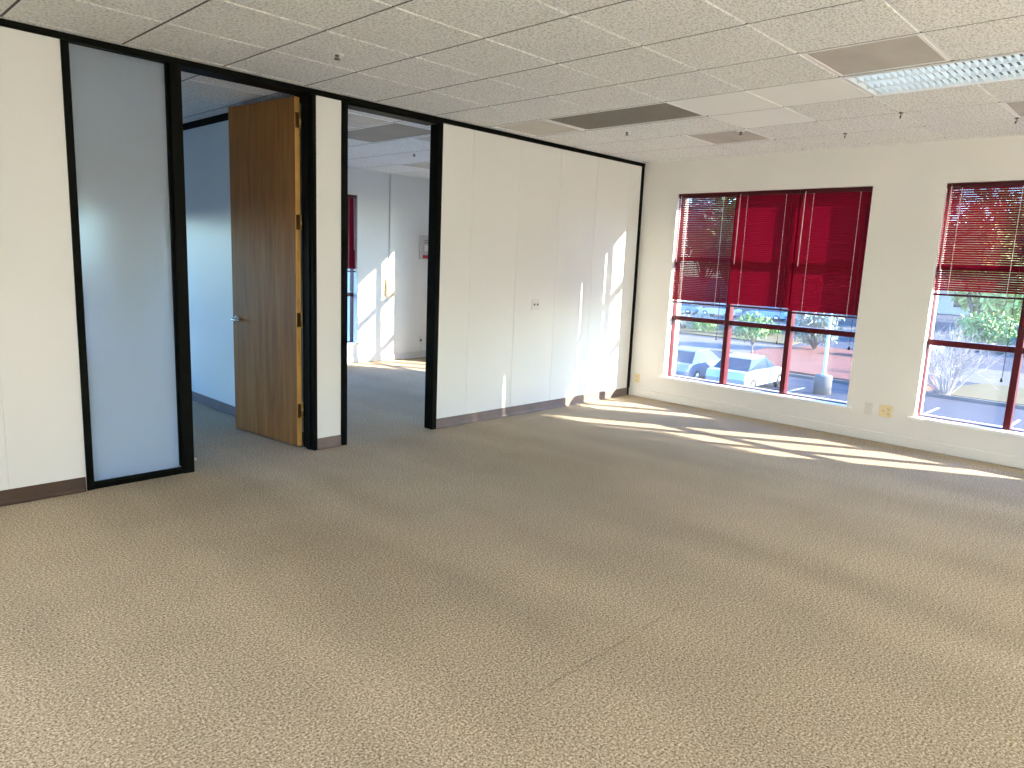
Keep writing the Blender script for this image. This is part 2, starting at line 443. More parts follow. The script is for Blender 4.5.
# ------------------------------------------------------------------ windows
def window(name, label, axis, plane, sgn, a0, a1, n, zbars, z0=SILL, z1=HEAD, stool=True, open_reveal=True):
    """axis 'x': wall plane x=plane, outside towards sgn; a0<a1 span; n panes"""
    def P(mb, d0, d1, u0, u1, zz0, zz1):
        lo, hi = sorted((plane + sgn*d0, plane + sgn*d1))
        if axis == 'x': mb.box(lo, hi, u0, u1, zz0, zz1)
        else: mb.box(u0, u1, lo, hi, zz0, zz1)
        return mb
    w = MB(); f = .012
    P(w, .09, .17, a0, a0+f, z0, z1); P(w, .09, .17, a1-f, a1, z0, z1)
    P(w, .09, .17, a0+f, a1-f, z0, z0+f); P(w, .09, .17, a0+f, a1-f, z1-f, z1)
    root = struct(w.build(name, M['red_frame'], bevel=.003), label, 'window')
    pit = (a1 - a0 - f)/n
    cs = [a0 + f/2 + pit*k for k in range(1, n)]
    for c in cs:
        P(MB(), .085, .175, c-.026, c+.026, z0+f, z1-f).build('mullion', M['red_frame'], root, bevel=.003)
    ed = [a0+f-.026] + cs + [a1-f+.026]
    for k in range(n):
        for zb in zbars:
            P(MB(), .092, .168, ed[k]+.026, ed[k+1]-.026, zb-.026, zb+.026).build('transom', M['red_frame'], root, bevel=.003)
        P(MB(), .128, .134, ed[k]+.02, ed[k+1]-.02, z0+.02, z1-.02).build('pane', M['glass'], root)
    # reveal lining: white painted sides and head
    r = MB(); t = .004
    P(r, .0, .09, a0, a0+t, z0, z1); P(r, .0, .09, a1-t, a1, z0, z1); P(r, .0, .09, a0, a1, z1-t, z1)
    r.build('reveal', M['paint_trim'], root)
    if stool:
        P(MB(), -.03, .09, a0-.0, a1+.0, z0-.022, z0+.004).build('window_sill', M['paint_trim'], root, bevel=.005)
        P(MB(), -.03, -.0005, a0-.045, a0, z0-.022, z0+.004).build('window_sill', M['paint_trim'], root, bevel=.004)
        P(MB(), -.03, -.0005, a1, a1+.045, z0-.022, z0+.004).build('window_sill', M['paint_trim'], root, bevel=.004)
    return root, [(ed[k]+.0, ed[k+1]-.0) for k in range(n)]
w1, pA = window('window_1', 'red framed three pane window beside the white partition', 'x', 0, 1, *WIN_A, 3, (.985, 1.665))
w2, pB = window('window_2', 'red framed window cut by the right edge of the view', 'x', 0, 1, *WIN_B, 3, (.985, 1.665))
w3, pC = window('window_3', 'red framed window of the far room throwing sun on its wall', 'x', 0, 1, *WIN_C, 3, (.985, 1.665))
w5, pD = window('window_5', 'red framed window sliver at the left of the passage view', 'y', Y2, 1, *N2, 3, (.985, 1.665))
w6, pE = window('window_6', 'window of the dim room behind the frosted glass', 'y', Y2, 1, *N1, 3, (.985,), SILL, 1.9)  # head lowered so the top of the divider wall stays darker
w7, pF = window('added_window_7', 'wide unseen window added behind the viewpoint for fill light', 'x', XB, -1, *W4, 6, (1.2,), .5, 2.5, False)

# ------------------------------------------------------------------ mini blinds
def blind(axis, plane, sgn, a0, a1, ztop, zbot, tilt, label, group, wand_side=1, tassel=.82, name='window_blind', detail=True):
    """hangs in the recess of a wall; tilt>0 tips the room edge of every slat down. 'a' increases to the viewer's left on the window wall"""
    d = .052
    L = a1 - a0; ac = (a0+a1)/2
    base = (plane + sgn*d, ac, ztop) if axis == 'x' else (ac, plane + sgn*d, ztop)
    root = empty(name, base, label, 'blind', group)
    def X(q, u, z):   # q: towards the room (+) , u: along, z: down from top (<=0)
        return (-sgn*q, u, z) if axis == 'x' else (u, -sgn*q, z)
    def pbox(mb, q0, q1, u0, u1, z0, z1):
        A = X(q0, u0, z0); B = X(q1, u1, z1)
        lo = [min(a, b_) for a, b_ in zip(A, B)]; hi = [max(a, b_) for a, b_ in zip(A, B)]
        return mb.box(lo[0], hi[0], lo[1], hi[1], lo[2], hi[2])
    hl = L/2
    pbox(MB(), -.018, .018, -hl, hl, -.042, -.001).build('headrail', M['red_rail'], root, bevel=.002)
    total = ztop - zbot
    pitch = .0198; w = .025
    n = int((total - .036 - .03)/pitch)
    s = MB(); ct, st = cos(RAD(tilt)), sin(RAD(tilt))
    for k in range(n):
        zc = -.036 - .012 - k*pitch
        row = []
        for t in (-.5, -.25, 0, .25, .5):
            q = t*w; hgt = .0024*(1 - (2*t)**2)
            qq = q*ct + hgt*st*1.0; zz = -q*st + hgt*ct
            row.append((qq, zz))
        vs = []
        for qq, zz in row:
            vs.append(X(qq, -hl+.004, zc+zz)); vs.append(X(qq, hl-.004, zc+zz))
        s.add(vs, [(2*i, 2*i+1, 2*i+3, 2*i+2) for i in range(4)], 0, True)
    s.build('slats', M['red_slat'], root)
    zb = -(total)
    pbox(MB(), -.013, .013, -hl+.003, hl-.003, zb, zb+.018).build('bottom_rail', M['red_rail'], root, bevel=.003)
    if not detail: return root
    ws = wand_side
    for u in (-hl+.135, hl-.135):
        c = MB(); c.tube([X(.0150, u, -.03), X(.0150, u, zb+.012)], .0016, 5)
        c.tube([X(-.0150, u, -.03), X(-.0150, u, zb+.012)], .0016, 5)
        for k in range(0, n, 2):
            zc = -.036 - .012 - k*pitch - .004
            c.tube([X(.0150, u-.002, zc), X(.0165, u+.003, zc-.004)], .0022, 4)
        c.build('ladder_cord', M['cord'], root)
    wd = MB(); wd.tube([X(.024, ws*(hl-.055), -.03), X(.028, ws*(hl-.052), -.76)], .0042, 6)
    wd.tube([X(.018, ws*(hl-.055), -.022), X(.024, ws*(hl-.055), -.03)], .0025, 6)
    wd.build('tilt_wand', M['wand'], root)
    lc = MB(); u = -ws*(hl-.075)
    lc.tube([X(.020, u, -.03), X(.021, u, -ztop+tassel+.02)], .0014, 5)
    lc.tube([X(.020, u-.006*ws, -.03), X(.022, u-.004*ws, -ztop+tassel+.03)], .0012, 5)
    lo_ = lc.build('lift_cord', M['red_rail'], root)
    tz = -ztop + tassel
    tt = MB(); tt.lathe(X(.021, u, tz-.012), [(.004,.036),(.008,.03),(.011,.008),(.011,0)], 8)
    tt.build('tassel', M['tassel'], lo_)
    return root
g1 = 'crimson mini blinds of the window beside the partition'
g2 = 'crimson mini blinds of the window at the right edge'
zt = HEAD - .005
# panes run from small y to large y: index 2 is the one nearest the partition
blind('x', 0, 1, pA[2][0]+.003, pA[2][1]-.002, zt, 1.16, 48, 'glowing crimson mini blind nearest the white partition', g1, 1, .80)
blind('x', 0, 1, pA[1][0]+.003, pA[1][1]-.003, zt, 1.165, 80, 'dark crimson mini blind in the middle of the three pane window', g1, 1, .83)
blind('x', 0, 1, pA[0][0]-.004, pA[0][1]-.003, zt, 1.145, 82, 'dark crimson mini blind hanging lowest, beside the bare beige pier', g1, 1, .85)
blind('x', 0, 1, pB[2][0]+.003, pB[2][1]-.002, zt, 1.41, -43, 'half open crimson mini blind drawn up highest, light between slats', g2, 1, .72)
blind('x', 0, 1, pB[1][0]+.003, pB[1][1]-.003, zt, 1.16, 78, 'crimson mini blind cut off by the right edge of the photo', g2, 1, .72)
blind('x', 0, 1, pB[0][0]-.004, pB[0][1]-.003, zt, 1.16, 80, 'closed crimson mini blind beyond the right edge of the photo', g2, 1, .72)
blind('y', Y2, 1, pD[2][0]+.003, pD[2][1]+.002, zt, 1.31, -60, 'crimson mini blind of the far room, seen through the open passage', None, 1, .8)

# ------------------------------------------------------------------ wooden door, swung into the dim room
A = Vector((-4.386, .152, 0)); u = Vector((-.132, .991, 0)).normalized(); t = Vector((u.y, -u.x, 0))
ang = math.atan2(u.y, u.x)
dz0, dz1, DW, DT = .012, 2.695, .865, .043
door = struct(MB().box(.003, DW, -DT, 0, dz0, dz1).build('door_1', M['wood'], bevel=.002, loc=A), 'tall plain oak veneer door standing open with a lever handle', 'door')
door.rotation_euler = (0, 0, ang)
# local: x along the leaf, y = +0 face towards the viewer's left (local +y), leaf thickness towards -y
MB().box(0, .003, -DT, 0, dz0, dz1).build('door_edge', M['wood_edge'], door)
def hinge(z):
    h = MB(); h.box(-.0025, 0, -.036, -.004, z-.056, z+.056)
    for q in (-.035, 0, .035): h.lathe((-.0025, -.013, z+q), [(.004,-.001),(.004,0)], 8, 0, 'x')
    o = h.build('hinge', M['brass_dark'], door)
    k = MB(); k.tube([(-.006, -DT-.004, z-.057), (-.006, -DT-.004, z+.057)], .0065, 10)
    k.lathe((-.006,-DT-.004,z+.057), [(.0075,0),(.0075,.003),(.003,.008)], 10)
    k.lathe((-.006,-DT-.004,z-.065), [(.003,0),(.0075,.005),(.0075,.008)], 10)
    k.obox((-.006-.0, -DT-.022, z), (1,0,0), (0,1,0), (0,0,1), .0015, .018, .056)
    k.build('hinge_knuckle', M['brass'], o)
for z in (.30, 1.03, 1.78, 2.53): hinge(z)
hd = MB(); hx, hz = .803, .975
hd.lathe((hx, 0, hz), [(.031,0),(.031,.006),(.026,.010),(.012,.013),(.011,.05)], 20, 0, 'y')
hd.tube([(hx,.048,hz),(hx-.012,.060,hz),(hx-.035,.064,hz-.001),(hx-.08,.063,hz-.003),(hx-.118,.058,hz-.006)], [.0105,.0105,.0095,.0085,.0075], 10)
hd.build('door_handle', M['nickel'], door)
hd = MB(); hd.lathe((hx, -DT, hz), [(.031,0),(.031,-.006),(.026,-.010),(.012,-.013),(.011,-.05)], 20, 0, 'y')
hd.tube([(hx,-DT-.048,hz),(hx-.012,-DT-.060,hz),(hx-.08,-DT-.063,hz-.003),(hx-.118,-DT-.058,hz-.006)], [.0105,.0105,.0085,.0075], 10)
hd.build('door_handle', M['nickel'], door)
MB().box(DW, DW+.002, -.034, -.010, hz-.11, hz+.11).box(DW+.002, DW+.012, -.028, -.016, hz-.015, hz+.015).build('latch_plate', M['nickel'], door)
# strike / bumper on the latch post
bmp = empty('door_bumper', (-5.263, .045, .075), 'tiny white bumper low on the upright left of the door', 'door bumper')
MB().lathe((0,0,0), [(.014,0),(.014,.004),(.010,.006),(.010,.02),(.006,.026)], 12, 0, 'x').build('rubber_tip', M['plate_white'], bmp)

# ------------------------------------------------------------------ ceiling fixtures
def panel(name, p, mt, label, cat, group=None):
    x0, y0 = p[0]+.011, p[1]+.011; x1, y1 = p[0]+.599, p[1]+.599
    r = empty(name, ((x0+x1)/2, (y0+y1)/2, H+.006), label, cat, group)
    w, h = (x1-x0)/2, (y1-y0)/2; f = .016
    mb = MB().box(-w, w, -h, -h+f, -.006, .004).box(-w, w, h-f, h, -.006, .004).box(-w, -w+f, -h+f, h-f, -.006, .004).box(w-f, w, -h+f, h-f, -.006, .004)
    mb.build('frame', M['grid'], r, bevel=.002)
    MB().box(-w+f, w-f, -h+f, h-f, -.001, .003).build('plate', mt, r)
    return r
gp = 'flat square plates in the tile ceiling'
panel('ceiling_vent_plate', PANEL_BY_LIGHT, M['diffuser_gray'], 'gray square ceiling plate touching the long ceiling light', 'ceiling panel', gp)
panel('ceiling_vent_plate', PANEL_MID, M['diffuser_gray'], 'gray square ceiling plate with a sprinkler just beside it', 'ceiling panel', gp)
panel('ceiling_vent_plate', PALE, M['diffuser_pale'], 'pale gray square ceiling plate between partition and dark air grille', 'ceiling panel', gp)
panel('ceiling_vent_plate', PANEL_EDGE, M['diffuser_gray'], 'gray square ceiling plate cut by the right edge of the view', 'ceiling panel', gp)
gf = 'gray ceiling plates of the far room'
panel('ceiling_vent_plate', FAR_PANEL_A, M['diffuser_gray'], 'gray ceiling plate nearest the passage in the far room', 'ceiling panel', gf)
panel('ceiling_vent_plate', FAR_PANEL_B, M['diffuser_gray'], 'gray ceiling plate just behind the big dark one in the far room', 'ceiling panel', gf)
panel('ceiling_vent_plate', FAR_PANEL_C, M['diffuser_gray'], 'gray ceiling plate farthest back in the far room', 'ceiling panel', gf)
def egg_grille(p, label, mt, fine=True):
    x0, y0 = p; W, L = .588, 1.198
    r = empty('air_return_grille', (x0+.305, y0+.61, H+.008), label, 'air grille')
    w, h = W/2, L/2; f = .016
    mb = MB().box(-w, w, -h, -h+f, -.008, .010).box(-w, w, h-f, h, -.008, .010).box(-w, -w+f, -h+f, h-f, -.008, .010).box(w-f, w, -h+f, h-f, -.008, .010)
    mb.build('frame', M['grid'], r, bevel=.002)
    g = MB(); nx, ny = 22, 46
    for i in range(1, nx):
        x = -w+f + (W-2*f)*i/nx; g.box(x-.0022, x+.0022, -h+f, h-f, -.004, .009)
    for j in range(1, ny):
        y = -h+f + (L-2*f)*j/ny; g.box(-w+f, w-f, y-.0022, y+.0022, -.0042, .0088)
    g.build('grid_core', mt, r)
    MB().box(-w+.002, w-.002, -h+.002, h-.002, .035, .20).build('duct_box', M['duct'], r)
    return r
egg_grille(RETURN, 'dark egg crate air return grille in the ceiling above the partition', M['grille'])
r = empty('ceiling_access_panel', (FAR_RETURN[0]+.305, FAR_RETURN[1]+.61, H+.006), 'big dark gray ceiling panel of the far room, seen through the passage', 'ceiling panel')
MB().box(-.294,.294,-.599,-.583,-.006,.004).box(-.294,.294,.583,.599,-.006,.004).box(-.294,-.278,-.583,.583,-.006,.004).box(.278,.294,-.583,.583,-.006,.004).build('frame', M['grid'], r)
MB().box(-.278,.278,-.583,.583,-.001,.003).build('plate', varied('dark_panel', (.20,.185,.165), (.25,.23,.205), 2, .6), r)

# troffer with parabolic louver, tubes unlit, soft fill light added below them
T = empty('ceiling_light', (TROFFER[0]+.305, TROFFER[1]+.61, H), 'long fluorescent ceiling light with a silver louver grid', 'ceiling light')
w, h, f = .294, .600, .02
MB().box(-w, w, -h, -h+f, -.004, .03).box(-w, w, h-f, h, -.004, .03).box(-w, -w+f, -h+f, h-f, -.004, .03).box(w-f, w, -h+f, h-f, -.004, .03).build('frame', M['troffer'], T, bevel=.003)
mb = MB()
mb.add([(-w+f,-h+f,.028),(w-f,-h+f,.028),(w-f,h-f,.028),(-w+f,h-f,.028),(-w+.06,-h+f,.14),(w-.06,-h+f,.14),(w-.06,h-f,.14),(-w+.06,h-f,.14)],
       [(4,7,6,5),(0,4,5,1),(2,6,7,3),(0,3,7,4),(1,5,6,2)])
mb.build('housing', M['troffer_inside'], T)
iw, ih = w-f, h-f
lv = MB()
cols, rows = 3, 30
for i in range(1, cols):
    x = -iw + 2*iw*i/cols
    lv.add([(x-.002,-ih,.004),(x+.002,-ih,.004),(x+.010,-ih,.027),(x-.010,-ih,.027),(x-.002,ih,.004),(x+.002,ih,.004),(x+.010,ih,.027),(x-.010,ih,.027)],
           [(0,4,5,1),(1,5,6,2),(2,6,7,3),(3,7,4,0)])
for sx in (-1, 1):
    lv.add([(sx*iw,-ih,.004),(sx*iw,ih,.004),(sx*(iw-.010),ih,.027),(sx*(iw-.010),-ih,.027)], [(0,1,2,3)])
for j in range(1, rows):
    y = -ih + 2*ih*j/rows
    lv.add([(-iw,y-.0015,.005),(-iw,y+.0015,.005),(-iw,y+.003,.030),(-iw,y-.003,.030),(iw,y-.0015,.005),(iw,y+.0015,.005),(iw,y+.003,.030),(iw,y-.003,.030)],
           [(0,4,5,1),(1,5,6,2),(2,6,7,3),(3,7,4,0)])
lv.build('louver', M['louver'], T)
for i in range(3):
    x = -iw + 2*iw*(i+.5)/cols
    lt = MB().tube([(x,-ih+.01,.085),(x,ih-.01,.085)], .013, 12).build('lamp_tube', M['tube'], T)

def sprinkler(x, y, label, s=1.):
    r = empty('ceiling_sprinkler', (x, y, H), label, 'sprinkler', 'fire sprinkler heads in the ceiling')
    MB().lathe((0,0,0), [(.034*s,0),(.036*s,-.004),(.030*s,-.009),(.012*s,-.010)], 20).build('escutcheon', M['grid'], r)
    b_ = MB().lathe((0,0,0), [(.012*s,-.008),(.012*s,-.020),(.008*s,-.024)], 10)
    for sx in (-1, 1): b_.tube([(.008*s*sx,0,-.02),(.014*s*sx,0,-.034),(.004*s*sx,0,-.048)], .0025, 6)
    b_.tube([(0,0,-.022),(0,0,-.047)], .004, 6)
    b_.build('nozzle', M['chrome'], r)
    MB().lathe((0,0,0), [(.006,-.046),(.019*s,-.050),(.019*s,-.052),(.006,-.054)], 14).build('deflector', M['chrome'], r)
    for ch in r.children: ch.scale = (1, 1, .62)
    return r
sprinkler(-4.726, -.959, 'sprinkler head above the narrow white panel and wooden door', 1.1)
sprinkler(-1.762, -.993, 'sprinkler head just behind the dark air grille')
sprinkler(-1.285, -1.846, 'sprinkler head at the edge of the gray ceiling plate')
sprinkler(-1.87, 1.92, 'sprinkler head of the far room, seen through the passage')
def hook(x, y, label):
    r = tag(MB().tube([(0,0,.012),(0,0,-.008),(.006,0,-.022),(.016,.006,-.034),(.024,.012,-.028),(.024,.012,-.014)], .0035, 6).box(-.013,.013,-.013,.013,-.004,.009).build('ceiling_hook', M['chrome'], loc=(x, y, H)), label, 'hook', 'small metal hooks clipped to the ceiling grid')
hook(-1.355, -3.135, 'small ceiling hook nearest the long ceiling light')
hook(-.745, -2.525, 'small ceiling hook above the right end of the three blinds')
hook(-.745, -3.745, 'small ceiling hook nearest the right edge of the view')

# ------------------------------------------------------------------ outlets
def outlet(axis, pos, gangs, plate, label, kinds, cat='wall outlet', name='wall_outlet'):
    """kinds per gang: 'duplex','blank','jack','rocker'"""
    r = empty(name, pos, label, cat)
    W = .07 + .046*(gangs-1); Hh = .115
    def X(d, uu, z): return (-d, uu, z) if axis == 'x' else (uu, -d, z)
    def bx(mb, d0, d1, u0, u1, z0, z1):
        a, b_ = X(d0,u0,z0), X(d1,u1,z1)
        return mb.box(min(a[0],b_[0]), max(a[0],b_[0]), min(a[1],b_[1]), max(a[1],b_[1]), min(a[2],b_[2]), max(a[2],b_[2]))
    bx(MB(), 0, .007, -W/2, W/2, -Hh/2, Hh/2).build('cover_plate', M[plate], r, bevel=.003)
    for g, k in enumerate(kinds):
        uc = -W/2 + .035 + .046*g
        if k == 'duplex':
            for zz in (-.022, .022):
                o = bx(MB(), .006, .010, uc-.016, uc+.016, zz-.014, zz+.014).build('socket', M[plate], r, bevel=.002)
                s = MB(); bx(s, .0095, .0106, uc-.009, uc-.006, zz-.004, zz+.008); bx(s, .0095, .0106, uc+.006, uc+.009, zz-.004, zz+.008); bx(s, .0095, .0106, uc-.003, uc+.003, zz-.011, zz-.006)
                s.build('slots', M['slot'], o)
        elif k == 'jack':
            o = bx(MB(), .006, .009, uc-.016, uc+.016, -.016, .016).build('jack', M[plate], r, bevel=.002)
            bx(MB(), .0085, .0095, uc-.010, uc+.010, -.010, .009).build('port', M['slot'], o)
        elif k == 'toggle':
            bx(MB(), .006, .012, uc-.008, uc+.008, -.03, .03).build('toggle', M['plate_gray'], r, bevel=.002)
        else:
            s = MB(); bx(s, .0065, .0082, uc-.004, uc+.004, -.004, .004); s.build('screw', M['slot'], r)
    return r
outlet('y', (-1.775, 0, 1.128), 2, 'plate_white', 'white wall plate with two jacks on the long white partition', ['jack','jack'], 'wall plate')
outlet('x', (0, -2.76, .305), 1, 'plate_gray', 'beige single plate left of the yellowed double outlet', ['toggle'], 'wall plate')
outlet('x', (0, -2.915, .305), 2, 'plate_ivory', 'yellowed double wall outlet between the two windows', ['duplex','blank'])
outlet('x', (0, -.112, .222), 1, 'plate_ivory', 'small ivory wall outlet in the corner beside the partition', ['duplex'])

# far room fittings on its back wall
rw = tag(MB().box(-.012, .012, -.02, 0, 1.22, H).build('cable_raceway', M['plate_gray'], bevel=.003, loc=(-.775, Y2, 0)), 'thin gray cable channel running down the far room wall', 'cable channel')
sb = empty('switch_box', (-.775, Y2, 1.095), 'cream surface box below the cable channel in the far room', 'switch box')
MB().box(-.062, .062, -.05, 0, -.125, .125).build('box_body', M['plate_ivory'], sb, bevel=.006)
MB().box(-.016, .016, -.056, -.05, -.032, .032).build('toggle', M['plate_white'], sb, bevel=.002)
fa = empty('fire_alarm_strobe', (-.105, Y2, 1.71), 'gray fire alarm with red lower edge on the far room wall', 'fire alarm')
MB().box(-.115, .115, -.06, 0, -.18, .18).build('housing', M['strobe'], fa, bevel=.008)
MB().box(-.06, .06, -.085, -.06, -.06, .04).build('strobe_lens', M['strobe_lens'], fa, bevel=.01)
sp = MB()
for a_ in range(-2, 3):
    for c_ in range(2): sp.lathe((a_*.024, -.062, .075+c_*.03), [(.008,0),(.008,.003)], 8, 0, 'y')
sp.build('sounder_holes', M['slot'], fa)
MB().box(-.085, .085, -.0635, -.06, -.165, -.115).build('red_strip', M['red_plastic'], fa)
jk = empty('wall_jack', (-.16, Y2, .26), 'small low wall jack with a hanging wire in the far room', 'wall jack')
MB().box(-.035, .035, -.012, 0, -.02, .075).build('cover_plate', M['plate_white'], jk, bevel=.003)
MB().box(-.014, .014, -.03, -.012, .0, .03).build('plug', M['slot'], jk, bevel=.003)
MB().tube([(0,-.03,.012),(.005,-.035,-.03),(-.004,-.02,-.10),(.006,-.018,-.15),(.06,-.016,-.158),(.15,-.016,-.155)], .005, 6).build('wire', M['plate_gray'], jk)

# ------------------------------------------------------------------ outside
Z = -3.5
def dim(c): return tuple(.55*v for v in c)
def gm(name, c0, c1, sc, rough=.9): return varied(name, dim(c0), dim(c1), sc, rough, detail=4, bmp=.2, dist=.02, spec=.2)
M['asphalt'] = gm('asphalt', (.075,.088,.125), (.095,.108,.145), 3)
M['concrete'] = gm('pale_concrete', (.20,.195,.195), (.24,.235,.23), 2)
M['mulch'] = gm('red_mulch', (.22,.085,.06), (.33,.16,.12), 6)
M['lawn'] = gm('dry_lawn', (.19,.165,.075), (.235,.205,.11), 3)
M['line'] = mat('road_paint', (.45,.45,.45), .8)
M['leaf'] = varied('leaf_green', (.10,.22,.05), (.22,.36,.10), 8, .6)
M['leaf_gray'] = varied('leaf_gray_green', (.20,.26,.22), (.34,.40,.34), 8, .6)
M['leaf_pale'] = varied('leaf_yellow_green', (.34,.44,.12), (.48,.55,.22), 8, .6)
M['twig'] = varied('pale_twig', (.25,.235,.225), (.33,.31,.30), 10, .8)
M['bark'] = varied('bark', (.16,.11,.08), (.25,.19,.15), 10, .9)
M['pole'] = mat('lamp_post_white', (.42,.45,.48), .5)
M['tyre'] = mat('tyre', (.02,.02,.02), .8)
M['car_glass'] = mat('car_glass', (.03,.04,.06), .08, 0, .8)
M['stucco'] = varied('stucco', (.62,.58,.52), (.70,.66,.60), 3, .9)
M['roof_tile'] = varied('roof_tile', (.36,.17,.11), (.45,.23,.15), 6, .9)

struct(MB().box(-150, 420, -260, 320, Z-.3, Z).build('ground', M['asphalt']), 'blue gray asphalt of the car park outside', 'ground')
def slab(name, pts, z, mt, label, cat, h=.12):
    n = len(pts); mb = MB()
    mb.add([(x,y,Z) for x, y in pts] + [(x,y,Z+z) for x, y in pts], [tuple(range(n,2*n))] + [(i,(i+1)%n,n+(i+1)%n,n+i) for i in range(n)])
    return struct(mb.build(name, mt), label, cat)
slab('road', [(34.6,-60),(42,-60),(42,120),(34.6,120)], .02, M['concrete'], 'pale concrete roadway across the view outside', 'road')
slab('footpath', [(28.2,13.2),(30.2,13.2),(30.2,120),(28.2,120)], .10, M['concrete'], 'pale footpath nearest the building outside', 'path')
slab('street', [(58,-80),(70,-80),(70,160),(58,160)], .02, M['concrete'], 'pale street beyond the shrubs outside', 'road')
slab('planting_bed', [(28,4.0),(30.5,3.6),(37,5.2),(43,9),(43.5,14.5),(38,15.6),(32.5,14.6),(29,11)], .16, M['mulch'], 'reddish mulch bed around the lamp post outside', 'planting bed')
slab('lawn', [(28.6,-3),(34.4,-3),(34.4,2.4),(30.5,3.4),(28.6,3.2)], .10, M['lawn'], 'dry yellowish grass strip beside the bare shrub outside', 'lawn')
slab('verge', [(43.2,16),(54,18),(54,60),(43.2,60)], .10, M['lawn'], 'planted verge under the row of shrubs outside', 'lawn')
mb = MB()
for k in range(12):
    y = -14 + 2.7*k
    mb.box(20.0, 25.0, y-.05, y+.05, Z+.001, Z+.006)
struct(mb.build('bay_lines', M['line']), 'white parking bay lines on the asphalt outside', 'road marking')
mb = MB().box(27.9, 28.1, -14, 13, Z, Z+.14)
struct(mb.build('kerb', M['concrete']), 'pale kerb along the car park outside', 'kerb')

def leaves(mb, c, rad, n, size, rnd, shell=.55):
    cx, cy, cz = c
    for _ in range(n):
        d = Vector((rnd.gauss(0,1), rnd.gauss(0,1), rnd.gauss(0,1)))
        if d.length < 1e-3: continue
        d.normalize(); q = shell + (1-shell)*rnd.random()
        p = Vector((cx+d.x*rad[0]*q, cy+d.y*rad[1]*q, cz+d.z*rad[2]*q))
        a = Vector((rnd.gauss(0,1), rnd.gauss(0,1), rnd.gauss(0,1))).normalized()
        b_ = a.cross(d)
        if b_.length < 1e-3: continue
        b_.normalize(); s = size*(.6 + .8*rnd.random())
        tip = p + a*s; mid = d*s*.15
        mb.add([p - a*s*.7, p + b_*s*.42 + mid, tip, p - b_*s*.42 + mid], [(0,1,2),(0,2,3)])

def tree(name, x, y, hgt, crown, mt, label, seed, group=None, size=.25, n=1500, trunk=.16, low=.35, cat='tree'):
    rnd = random.Random(seed)
    r = empty(name, (x, y, Z), label, cat, group)
    tk = MB(); top = hgt*low
    tk.tube([(0,0,-.05),(.03*hgt*.1,0,top*.5),(0,.02,top),(0.05,0,hgt*.75)], [trunk*1.2, trunk, trunk*.85, trunk*.3], 8)
    blobs = []
    for k in range(7):
        a = 2*pi*k/7 + rnd.random()*.6; q = crown*(.42 + .25*rnd.random())
        zz = top + (hgt-top)*(.25 + .5*rnd.random())
        p = (q*cos(a), q*sin(a), zz)
        tk.tube([(0,0,top*.85), (p[0]*.5, p[1]*.5, (top+zz)*.5), p], [trunk*.5, trunk*.33, trunk*.12], 6)
        blobs.append((p, crown*.52))
    blobs += [((0,0,hgt-crown*.45), crown*.55), ((0,0,top+(hgt-top)*.45), crown*.7)]
    tk.build('trunk', M['bark'], r)
    fo = MB()
    for p, rr in blobs: leaves(fo, p, (rr, rr, rr*.85), n//len(blobs), size, rnd)
    fo.build('foliage', mt, r)
    return r

def shrub(x, y, rx, hz, mt, label, seed, group=None, n=700, size=.12, base=.0):
    rnd = random.Random(seed)
    r = empty('shrub', (x, y, Z+base), label, 'shrub', group)
    st = MB()
    for k in range(6):
        a = 2*pi*k/6; st.tube([(0,0,0),(rx*.25*cos(a),rx*.25*sin(a),hz*.4),(rx*.55*cos(a),rx*.55*sin(a),hz*.75)], [.03,.022,.01], 5)
    st.build('stems', M['bark'], r)
    fo = MB()
    for k in range(5):
        a = 2*pi*k/5 + rnd.random(); leaves(fo, (rx*.42*cos(a), rx*.42*sin(a), hz*.48), (rx*.6, rx*.6, hz*.48), n//6, size, rnd, .4)
    leaves(fo, (0,0,hz*.6), (rx*.6, rx*.6, hz*.42), n//6, size, rnd, .4)
    fo.build('foliage', mt, r)
    return r

def bare_shrub(x, y, rad, hgt, label, seed, nst=38):
    rnd = random.Random(seed)
    r = empty('bare_shrub', (x, y, Z+.05), label, 'shrub')
    st = MB(); tw = MB()
    def grow(mb, p, d, L, rr, lev):
        q = p + d*L*.5 + Vector((rnd.uniform(-1,1), rnd.uniform(-1,1), rnd.uniform(-.3,.6)))*L*.07
        e = q + (d + Vector((rnd.uniform(-.3,.3), rnd.uniform(-.3,.3), rnd.uniform(-.1,.3)))).normalized()*L*.5
        mb.tube([p, q, e], [rr, rr*.8, rr*.55], 4, caps=False)
        if lev > 0:
            for _ in range(3):
                dd = (d + Vector((rnd.gauss(0,.5), rnd.gauss(0,.5), rnd.gauss(0,.4)))).normalized()
                grow(tw, q if rnd.random() < .4 else e, dd, L*.62, rr*.55, lev-1)
    for k in range(nst):
        a = 2*pi*k/nst + rnd.random()*.3; sp_ = rnd.uniform(.15, .95)
        d = Vector((cos(a)*sp_*rad/hgt, sin(a)*sp_*rad/hgt, 1 - .35*sp_)).normalized()
        grow(st, Vector((.15*cos(a), .15*sin(a), 0)), d, hgt*.52, .028, 3)
    st.build('stems', M['twig'], r); tw.build('twigs', M['twig'], r)
    return r

